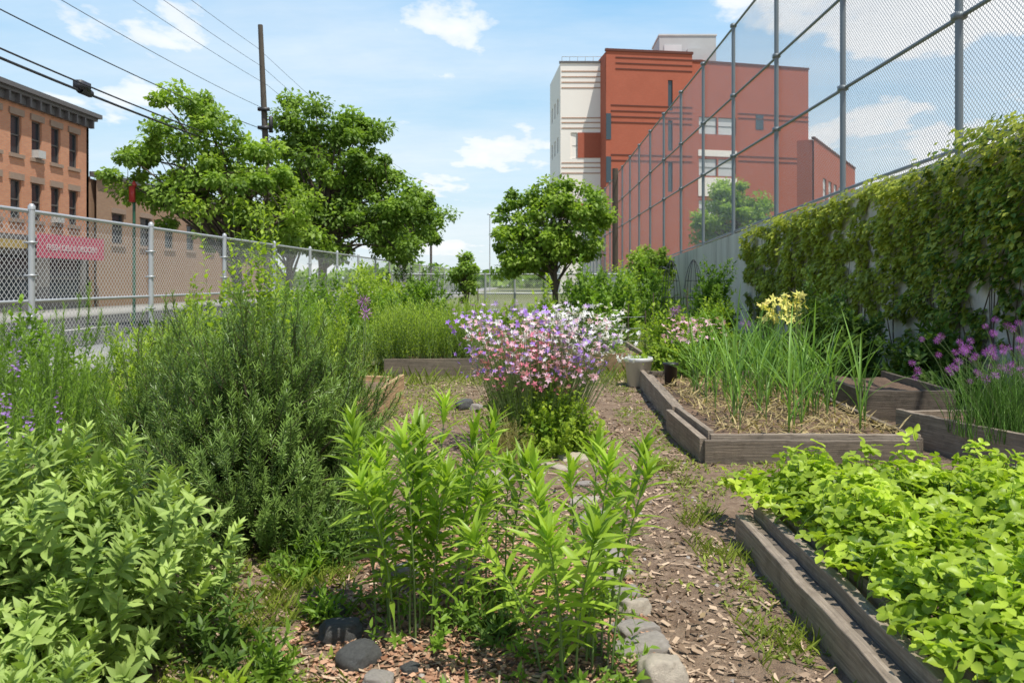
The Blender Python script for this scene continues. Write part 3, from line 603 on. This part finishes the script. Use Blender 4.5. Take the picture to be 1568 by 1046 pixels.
a=Acc();T=leaf(1,.95,2,.3,.15,'ivy');q=(rng.uniform(size=n)<np.clip((12.5-y)/5,0,.6)*np.clip(1.6-z/2.6,.1,1))
inst(a,T,P[~q],D[~q],ups[~q],U(.055,.11,(~q).sum()),U(0,1,(~q).sum())*.5+.3*np.clip(z[~q]/3,0,1)+.9*bul[~q],IVY);inst(a,T,P[q],D[q],ups[q],U(.06,.12,q.sum()),U(0,1,q.sum()),IVY2)  # light and shade in leaf colour: lighter high and bulging, darker low at near end
ns=60;A=np.column_stack([np.full(ns,XW-.03),U(6,20,ns),np.zeros(ns)]);C=A+np.column_stack([np.zeros(ns),G(ns,.7),U(1.3,2.5,ns)]);tubes(a,bez(A,A*.5+C*.5+np.array([-.02,.2,0]),C,8),np.linspace(.014,.004,8)[None],STEMB)
a.obj('ivy')
# ------------------------------------------------------------ wire trellis
a=Acc()
for (cx,cy) in ((3.75,21.5),(4.25,21.)):
    for t in np.arange(6)*math.pi/3:
        A=np.array([[cx+.28*math.cos(t),cy+.28*math.sin(t),0]]);C=np.array([[cx+.02*math.cos(t),cy+.02*math.sin(t),2.0]]);B=np.array([[cx+.3*math.cos(t),cy+.3*math.sin(t),1.7]]);tubes(a,bez(A,B,C,10),.009,DARKMETAL,5)
    for z,r in ((.5,.28),(1.0,.26),(1.45,.2)):
        th=np.linspace(0,2*math.pi,20);tubes(a,np.array([[[cx+r*math.cos(t),cy+r*math.sin(t),z] for t in th]]),.008,DARKMETAL,4)
a.obj('wire_trellis')
a=Acc()
for (x,y,h) in ((.55,12.6,.95),(1.15,12.6,.9),(1.78,12.6,.98),(1.8,15,1.),(.5,15,1.),(2.5,16.5,1.2),(3.3,17,1.3),(-1.1,16,1.3)): tubes(a,np.array([[[x,y,0],[x+.01,y,h]]]),.011,STEMB,6)
for z in (.5,.7,.88): tubes(a,np.array([[[.55,12.6,z],[1.15,12.6,z-.02],[1.78,12.6,z]]]),.003,GALV,4)
a.obj('garden_stakes')
# ------------------------------------------------------------ trees
def tree(name,base,th,blobs,ncl,nlf,ls,mats,tr=.2,cr=.6,density=1.):
    a=Acc();bx,by=base;cs=[];w=np.array([b[3]*b[4]*b[5] for b in blobs]);w=w/w.sum()
    for i in rng.choice(len(blobs),ncl,p=w):
        b=blobs[i];u=nrm(rng.normal(size=3));r=U(.35,1.12)**.6;cs.append([b[0]+u[0]*b[3]*r,b[1]+u[1]*b[4]*r,b[2]+u[2]*b[5]*r])
    cs=np.array(cs);mid=np.average([[b[0],b[1],b[2]] for b in blobs],axis=0,weights=w)
    top=np.array([bx*.6+mid[0]*.4,by*.6+mid[1]*.4,mid[2]+.3])
    A=np.array([[bx,by,-.1]]);P=bez(A,np.array([[bx,by,th]]),top[None],9);tubes(a,P,np.linspace(tr,tr*.35,9)[None],BARK,9)
    idx=rng.choice(ncl,min(ncl,46),replace=False);f=U(.35,1,len(idx));st=P[0][np.clip((f*8).astype(int),2,8)];C=cs[idx];B=st*.5+C*.5+UP*np.linalg.norm(C-st,axis=1)[:,None]*.15
    tubes(a,bez(st,B,C,7),np.linspace(tr*.33,tr*.06,7)[None],BARK,5)
    j=rng.integers(0,len(idx),160);pp=bez(st,B,C,7)[j,rng.integers(3,7,160)];q=cs[rng.integers(0,ncl,160)];dd=q-pp;q=pp+dd*np.minimum(1,1.3/np.linalg.norm(dd,axis=1))[:,None];tubes(a,bez(pp,pp*.5+q*.5+UP*.1,q,4),np.linspace(tr*.09,tr*.03,4)[None],BARK,4)
    T=leaf(1,.8,2,.25,.2,'ovate')
    csz=U(.35,1.25,ncl)*cr;cb=U(0,1,ncl)
    ci=np.repeat(np.arange(ncl),nlf);n=len(ci);u=nrm(rng.normal(size=(n,3)));r=U(0,1.1,n)**.5
    Pp=cs[ci]+u*np.array([1,1,.62])*(csz[ci]*r)[:,None]
    D=u*.7+rng.normal(size=(n,3))*.5-UP*.35;up=UP*1.2+u*.5+rng.normal(size=(n,3))*.5
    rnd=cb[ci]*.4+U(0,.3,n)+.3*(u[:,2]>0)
    msk=rng.uniform(size=ncl)<.5
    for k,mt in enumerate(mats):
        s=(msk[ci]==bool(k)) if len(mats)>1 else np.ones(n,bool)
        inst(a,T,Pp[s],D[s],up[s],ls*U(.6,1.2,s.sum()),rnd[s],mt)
    return a.obj(name)
TG1=fol('tree_leaf_light',(.12,.21,.04),(.33,.45,.12),.45);TG2=fol('tree_leaf_mid',(.08,.16,.035),(.25,.37,.10),.42);TG3=fol('tree_leaf_dark',(.05,.11,.025),(.20,.31,.08),.4)
tree('street_tree',(-9.6,26),2.4,[(-11.2,25.5,5.9,1.5,1.5,1.9),(-10.0,26,4.2,2.2,1.8,1.3),(-12.3,25,4.6,1.2,1.2,.9),(-8.5,26,3.8,1.4,1.5,1.4),(-9.6,26,5.4,1.2,1.3,.8)],120,200,.17,[TG1,TG2],.2,.56)
tree('street_tree',(-8.2,31),2.4,[(-8.0,32,5.9,2.3,2.2,2.7),(-5.9,31.5,4.7,1.6,1.5,1.4),(-9.4,32,7.3,1.3,1.4,1.5),(-7.4,31,3.2,2.4,1.6,1.),(-5.0,31.5,3.3,1.3,1.2,1.1)],180,190,.18,[TG3,TG2],.22,.6)
tree('street_tree',(-12.2,40),2.6,[(-12.,40,5.5,3,2,2.6),(-15.4,42,4.3,2,2,1.6),(-10,40,4,2,2,1.4)],100,150,.22,[TG3,TG2],.22,.7)
tree('street_tree',(-7.6,47),2.6,[(-7.2,47,4.6,2.4,2.,2.)],60,130,.22,[TG3,TG2],.2,.7)
tree('plane_tree',(.9,31),1.6,[(.4,31,3.5,1.7,1.5,1.7),(1.9,31,3.7,1.1,1.2,1.5),(-.6,31,2.7,.9,.9,1.3),(.7,31,4.9,.9,.9,.7),(.6,31,2.4,1.6,1.2,.8)],125,140,.18,[TG1,TG2],.14,.48)
tree('plane_tree',(16,62),3,[(15.6,62,6.2,3,2.5,2.7)],70,150,.28,[TG1,TG2],.2,.9)
tree('fruit_tree',(-2.15,26),.7,[(-2.15,26,1.55,.42,.4,.75)],36,110,.1,[TG1,TG2],.05,.24)
tree('fruit_tree',(4.2,28),.8,[(4.2,28,2.0,.8,.7,.7)],40,120,.12,[TG1,TG1],.06,.32)
a=Acc();n=5200;P=np.column_stack([U(-70,75,n),150+U(0,15,n),np.zeros(n)]);P[:,2]=np.array([U(.0,1.)*(3.4+3.*N3(x*.06,3,1)+1.2*N3(x*.3,3,1)) for x in P[:,0]])
inst(a,leaf(1,.8,2,.3,.2,'ovate'),P,rng.normal(size=(n,3)),UP+rng.normal(size=(n,3))*.5-np.array([0,.7,0]),U(.9,1.9,n),U(0,1,n),TG2);a.obj('distant_treeline')
# ------------------------------------------------------------ utility pole, wires
a=Acc();WP=plain('pole_wood',(.09,.075,.06),.9,0,.3,3)
tubes(a,np.array([[[-10.1,30.4,0],[-10.15,30.4,6],[-10.38,30.4,11.2]]]),np.array([[.14,.12,.09]]),WP,10)
for z in (7.9,7.2,6.2): boxacc(a,-10.42,-10.0,30.2,30.35,z,z+.12,DARKMETAL)
lathe(a,(-9.98,30.4),[(0,7.1),(.08,7.1),(.08,7.7),(0,7.75)],DARKMETAL,12);a.obj('utility_pole')
a=Acc()
for (dx,z1,r,sag) in ((-.2,6.15,.03,.35),(.0,6.3,.02,.4),(-.3,7.3,.014,.5),(.2,7.9,.008,.5),(.1,8.9,.007,.4),(-.1,9.6,.007,.4),(-.25,10.3,.007,.4)):
    t=np.linspace(-1,1,24)
    tubes(a,np.array([[[-10.2+dx,15.4+15*q,z1-sag*(1-q*q)] for q in t]]),r,DARKMETAL,6)
    tubes(a,np.array([[[-10.2+dx+(q+1)*.6,52.4+22*q,z1-sag*1.6*(1-q*q)] for q in t]]),r,DARKMETAL,6)
tubes(a,np.array([[[-10.4,18.3,5.84],[-10.4,18.75,5.84]]]),.09,DARKMETAL,8)
boxacc(a,-10.5,-10.3,18.2,18.6,5.84,6.04,DARKMETAL)
a.obj('overhead_cables')
a=Acc();tubes(a,np.array([[[-3.2,60,0],[-3.2,60,6.4]]]),.04,GALV,8);boxacc(a,-3.4,-3.1,59.94,60.06,6.4,6.48,GALV);a.obj('street_lamp')
a=Acc();tubes(a,np.array([[[-8.9,70,0],[-8.9,70,6.4]]]),.11,WP,8);boxacc(a,-9.6,-8.2,69.95,70.05,5.9,6.02,WP);a.obj('utility_pole')
a=Acc();RED=plain('red_paint',(.5,.04,.03),.4);GP=plain('green_paint',(.03,.12,.07),.5)
tubes(a,np.array([[[-12.5,25,.1],[-12.5,25,4.4]]]),.045,GP,8);boxacc(a,-12.58,-12.42,24.84,24.94,3.9,4.4,RED);lathe(a,(-12.5,25),[(.07,4.4),(.09,4.46),(.0,4.6)],RED,10);a.obj('fire_alarm_pole')
# ------------------------------------------------------------ left brick building
BR=brick('orange_brick',(.68,.31,.165),(.58,.24,.13),(.45,.35,.27));BR2=brick('tan_brick',(.42,.26,.155),(.36,.21,.13),(.3,.25,.2))
m,nt,N,L,b=newmat('window_glass');b.inputs['Base Color'].default_value=(.03,.04,.05,1);b.inputs['Roughness'].default_value=.12;GL=m
FR=plain('window_frame',(.12,.11,.1),.6);ST=plain('brownstone',(.32,.23,.17),.85,0,.2);CO=plain('cornice_paint',(.12,.115,.115),.7);STORE=plain('shopfront_paint',(.18,.17,.16),.6,0,.4,1)
e=empty('brick_building');a=Acc()
Y0=16.;Wd=39.5-Y0
wins=[]
for k in range(16):
    yc=Wd-1.3-k*1.42
    for zb in (4.1,6.85): wins.append((yc-.36,yc+.36,zb,zb+1.65))
facade(a,(-22,Y0,3.3),(0,1),(1,0),Wd,6.05,[(w[0],w[1],w[2]-3.3,w[3]-3.3) for w in wins],BR,GL,FR,sill=ST)
sh=[(Wd-3.2-k*3.6,Wd-.5-k*3.6,.5,2.6) for k in range(6)]
facade(a,(-22,Y0,0),(0,1),(1,0),Wd,3.3,sh,STORE,GL,FR)
boxacc(a,-34,-22.3,Y0,39.5,0,9.3,BR);boxacc(a,-22.3,-22.0,39.3,39.5,0,9.35,BR);
a.obj('walls_and_windows',e,False);a=Acc()
boxacc(a,-22.3,-21.65,Y0,39.7,9.35,9.5,CO);boxacc(a,-22.3,-21.5,Y0,39.85,9.5,9.7,CO);boxacc(a,-21.995,-21.85,Y0,39.6,9.0,9.347,CO);boxacc(a,-21.995,-21.8,Y0,39.6,3.2,3.42,CO)
for k in range(34): boxacc(a,-21.85,-21.66,39.4-k*.7-.12,39.4-k*.7,8.95,9.345,CO)
a.obj('cornice',e,False);a=Acc();AC=plain('ac_unit',(.5,.5,.48),.5)
for k,zb in ((1,4.1),(2,6.85)): yc=Y0+Wd-1.3-k*1.42;boxacc(a,-22.1,-21.75,yc-.26,yc+.26,zb+.02,zb+.36,AC)
a.obj('air_conditioners',e,False)
a=Acc();PK=plain('banner_red',(.50,.08,.13),.6,0,.1);boxacc(a,-21.35,-21.3,34.3,39.6,2.45,3.5,PK);boxacc(a,-21.98,-21.3,29.,33.6,2.8,3.15,plain('awning_yellow',(.4,.28,.08),.6));a.obj('banner',e,False)
tx=bpy.data.curves.new('banner_text','FONT');tx.body='FRESH DELI & GROCERY';tx.size=.38;tx.extrude=.004;tx.align_x='CENTER';o=bpy.data.objects.new('banner_text',tx);S.collection.objects.link(o)
o.location=(-21.285,36.95,2.8);o.rotation_euler=(math.pi/2,0,math.pi/2);o.data.materials.append(plain('sign_white',(.7,.6,.6),.5));o.parent=e
e=empty('low_brick_building');a=Acc();wins=[(1.5+k*3,2.7+k*3,3.4,5.) for k in range(8)]
facade(a,(-22,40.2,0),(0,1),(1,0),26,6.7,wins,BR2,GL,FR,sill=ST);boxacc(a,-36,-22.3,40.2,66.2,0,6.6,BR2);facade(a,(-22.3,40.19,0),(-1,0),(0,-1),13.7,6.7,[],BR2,GL);boxacc(a,-22.3,-21.8,40.1,66.3,6.7,6.95,CO);a.obj('walls_and_windows',e,False)
# ------------------------------------------------------------ big building
RB=brick('red_brick',(.48,.12,.065),(.42,.10,.054),(.38,.16,.11));RBD=plain('dark_brick_band',(.12,.04,.03),.9);WB=plain('cream_panel',(.88,.82,.75),.8,0,.05,.3);TB=plain('tan_band',(.45,.28,.2),.8)
m,nt,N,L,b=newmat('teal_glass');b.inputs['Base Color'].default_value=(.04,.07,.09,1);b.inputs['Roughness'].default_value=.15;TGL=m
LG=plain('pale_window_panel',(.6,.6,.6),.4,0,.15,.6);GR=plain('grey_metal_panel',(.46,.46,.46),.6,0,.1,1)
e=empty('school_building')
def seg(p,q): v=np.array(q,float)-np.array(p,float);Lg=np.linalg.norm(v);v/=Lg;return v,np.array([v[1],-v[0]]),Lg
a=Acc();p,q=(9.08,98.),(20.0,99.6);u,nn,Lg=seg(p,q)
facade(a,(*p,0),u,nn,Lg,29.7,[(7.9,8.5,22.6,26.4),(7.9,8.5,12.5,16.2),(7.9,8.5,17.6,21.4)],RB,TGL,None,.2);orbox(a,(*p,0),u,nn,.0,Lg,-14,-.22,0,29.65,RB)
orbox(a,(*p,0),u,nn,-.1,Lg+.1,-.3,.15,29.7,30.0,RBD)
for z in (28.9,28.2,27.5,23.0,22.3,21.6,20.9,16.9,16.2): orbox(a,(*p,0),u,nn,1.2 if z>24 else .2,Lg,.0,.06,z,z+.13,RBD)
orbox(a,(*p,0),u,nn,-.04,.55,.0,.1,0,24.5,RB)
for z in (13.5,18.8): orbox(a,(*p,0),u,nn,-.02,.6,.104,.16,z,z+3.2,TGL)
a.obj('brick_wing',e,False)
a=Acc();p,q=(20.2,101.),(36.4,105.);u,nn,Lg=seg(p,q)
ww=[]
for z in (9.5,14.8,20.1): ww+=[(1.0,3.5,z,z+2.2),(3.7,6.2,z,z+2.2)]
facade(a,(*p,0),u,nn,Lg,29.2,ww,RB,LG,FR,.2);orbox(a,(*p,0),u,nn,0,Lg,-14,-.22,0,29.1,RB);orbox(a,(*p,0),u,nn,-.1,Lg+.1,-.3,.1,29.2,29.45,RBD)
for (u0,z) in ((9.,23.),(12.,9.),(14,9.)): orbox(a,(*p,0),u,nn,u0,u0+1.1,.0,.05,z-2,z,TGL)
for z in (22.9,22.3,17.4,16.8): orbox(a,(*p,0),u,nn,6.5,Lg,.0,.06,z,z+.13,RBD)
orbox(a,(*p,0),u,nn,.9,6.3,.0,.08,12.2,14.6,WB);orbox(a,(*p,0),u,nn,.9,6.3,.0,.08,17.3,18.1,WB)
a.obj('brick_rear_wing',e,False)
a=Acc();p,q=(3.56,101.),(9.3,101.);u,nn,Lg=seg(p,q)
facade(a,(*p,0),u,nn,Lg,29.,[(1.3,2.15,16.9,20.2),(1.3,2.15,8.,11.5)],WB,TGL,FR,.2);orbox(a,(*p,0),u,nn,0,Lg,-8,-.22,0,28.9,WB)
for z in (27.9,27.2,26.5,25.8,22.,21.4,20.7,16.3,15.7,15.0,10.,9.4): orbox(a,(*p,0),u,nn,.15,Lg,.0,.05,z,z+.14,TB)
orbox(a,(*p,0),u,nn,2.2,Lg-.1,.0,.07,17.,20.2,RB);orbox(a,(*p,0),u,nn,2.2,Lg-.1,.0,.07,8,11.2,RB)
orbox(a,(*p,0),u,nn,-.15,Lg,-.3,.12,29.,29.25,CO)
u2,n2,L2=seg((2.5,112.),(3.54,101.));facade(a,(2.5,112.,0),u2,n2,L2,28.98,[(2+k*3.,3.2+k*3.,z,z+2.) for k in range(3) for z in (23.,18.,13.)],WB,TGL,None,.2);orbox(a,(2.5,112.,0),u2,n2,0,L2,-3,-.22,0,28.9,WB)
a.obj('cream_wing',e,False)
a=Acc();boxacc(a,16.6,24.,104,110,29.2,33.4,GR);boxacc(a,17.2,19.5,103.9,103.98,30.5,32.2,LG);boxacc(a,16.5,24.1,103.9,110.1,33.4,33.6,LG);boxacc(a,20,22,102.6,103.8,29.9,31.3,GR);boxacc(a,13.5,15,103,105,29.8,30.7,DARKMETAL)
for x in np.arange(3.8,9,1.): tubes(a,np.array([[[x,102,29],[x,102,30.1]]]),.04,GALV,5)
tubes(a,np.array([[[3.8,102,30.1],[9,102,30.1]]]),.04,GALV,5)
a.obj('roof_equipment',e,False)
a=Acc();p,q=(36.6,103.5),(53.5,132.);u,nn,Lg=seg(p,q);facade(a,(*p,0),u,nn,Lg,19.9,[(6+k*4.,8.5+k*4.,z,z+3.) for k in range(6) for z in (12.5,7.5)],RB,LG,FR,.2);orbox(a,(*p,0),u,nn,0,Lg,-3,-.22,0,19.8,RB);orbox(a,(*p,0),u,nn,-.1,Lg,-.3,.12,19.9,20.15,RBD);a.obj('low_wing',e,False)
# ------------------------------------------------------------ light, sky
to=np.array([.24,-.28,.86]);to/=np.linalg.norm(to)
sl=bpy.data.lights.new('sun','SUN');sl.energy=5.;sl.angle=math.radians(.53);sl.color=(1,.96,.87);so=bpy.data.objects.new('sun',sl);S.collection.objects.link(so)
so.rotation_euler=Vector(to).to_track_quat('Z','Y').to_euler();so.location=(10,-5,30)
w=bpy.data.worlds.new('World');S.world=w;w.use_nodes=True;N=w.node_tree.nodes;L=w.node_tree.links;bg=N['Background'];bg.inputs[1].default_value=.15
sk=N.new('ShaderNodeTexSky');sk.sky_type='NISHITA';sk.sun_disc=False;sk.sun_elevation=math.asin(to[2]);sk.sun_rotation=math.atan2(to[0],to[1]);sk.air_density=1.;sk.dust_density=1.6;sk.ozone_density=1.2
tc=N.new('ShaderNodeTexCoord');s=N.new('ShaderNodeSeparateXYZ');L.new(tc.outputs['Generated'],s.inputs[0])
zz=mth(N,L,'ADD',mth(N,L,'MAXIMUM',s.outputs[2],0),.16);cb=N.new('ShaderNodeCombineXYZ')
L.new(mth(N,L,'DIVIDE',s.outputs[0],zz),cb.inputs[0]);L.new(mth(N,L,'DIVIDE',s.outputs[1],zz),cb.inputs[1]);cb.inputs[2].default_value=1.7
n1=noi(N,L,mapv(N,L,cb.outputs[0],(1.1,.8,1)),1.9,10,.55);n2=noi(N,L,mapv(N,L,cb.outputs[0],(.35,.8,1)),.9,8,.62)
cx=mth(N,L,'MULTIPLY',mth(N,L,'MAXIMUM',mth(N,L,'SUBTRACT',s.outputs[0],.16),0),.36)
cum=ramp(N,L,mth(N,L,'ADD',n1,cx),[(.55,(0,0,0)),(.60,(.75,.75,.75)),(.68,(1,1,1))])
cir=mth(N,L,'MULTIPLY',ramp(N,L,n2,[(.42,(0,0,0)),(.72,(1,1,1))]),.6)
hz=mth(N,L,'MULTIPLY',mth(N,L,'MAXIMUM',mth(N,L,'SUBTRACT',s.outputs[0],.10),0),.6)
cm=mth(N,L,'MINIMUM',mth(N,L,'ADD',mth(N,L,'MAXIMUM',cum,cir),hz),1)
fade=ramp(N,L,s.outputs[2],[(.4,(1,1,1)),(.65,(.12,.12,.12))]);cm=mth(N,L,'MULTIPLY',cm,fade)
grad=ramp(N,L,s.outputs[2],[(0.,(5.4,6.2,6.4)),(.12,(3.9,5.6,6.7)),(.33,(2.2,4.4,6.7)),(.55,(.5,1.3,3.2))])
skc=mixc(N,L,.9,sk.outputs[0],grad)
sh2=noi(N,L,mapv(N,L,cb.outputs[0],(1.1,.8,1)),4.5,6,.6)
cc=mixc(N,L,sh2,(5.8,6.1,6.4),(7.8,7.8,7.7))
L.new(mixc(N,L,cm,skc,cc),bg.inputs[0])
# ------------------------------------------------------------ camera
cam=bpy.data.cameras.new('camera');co=bpy.data.objects.new('camera',cam);S.collection.objects.link(co);S.camera=co
co.location=(0,0,1.45);co.rotation_euler=(math.pi/2,0,0);cam.lens=28;cam.sensor_width=36;cam.shift_x=-.0198;cam.shift_y=-.0593
cam.clip_start=.05;cam.clip_end=3000;cam.dof.use_dof=True;cam.dof.focus_distance=5.2;cam.dof.aperture_fstop=5
S.view_settings.view_transform='Standard';S.view_settings.look='None';S.view_settings.exposure=0
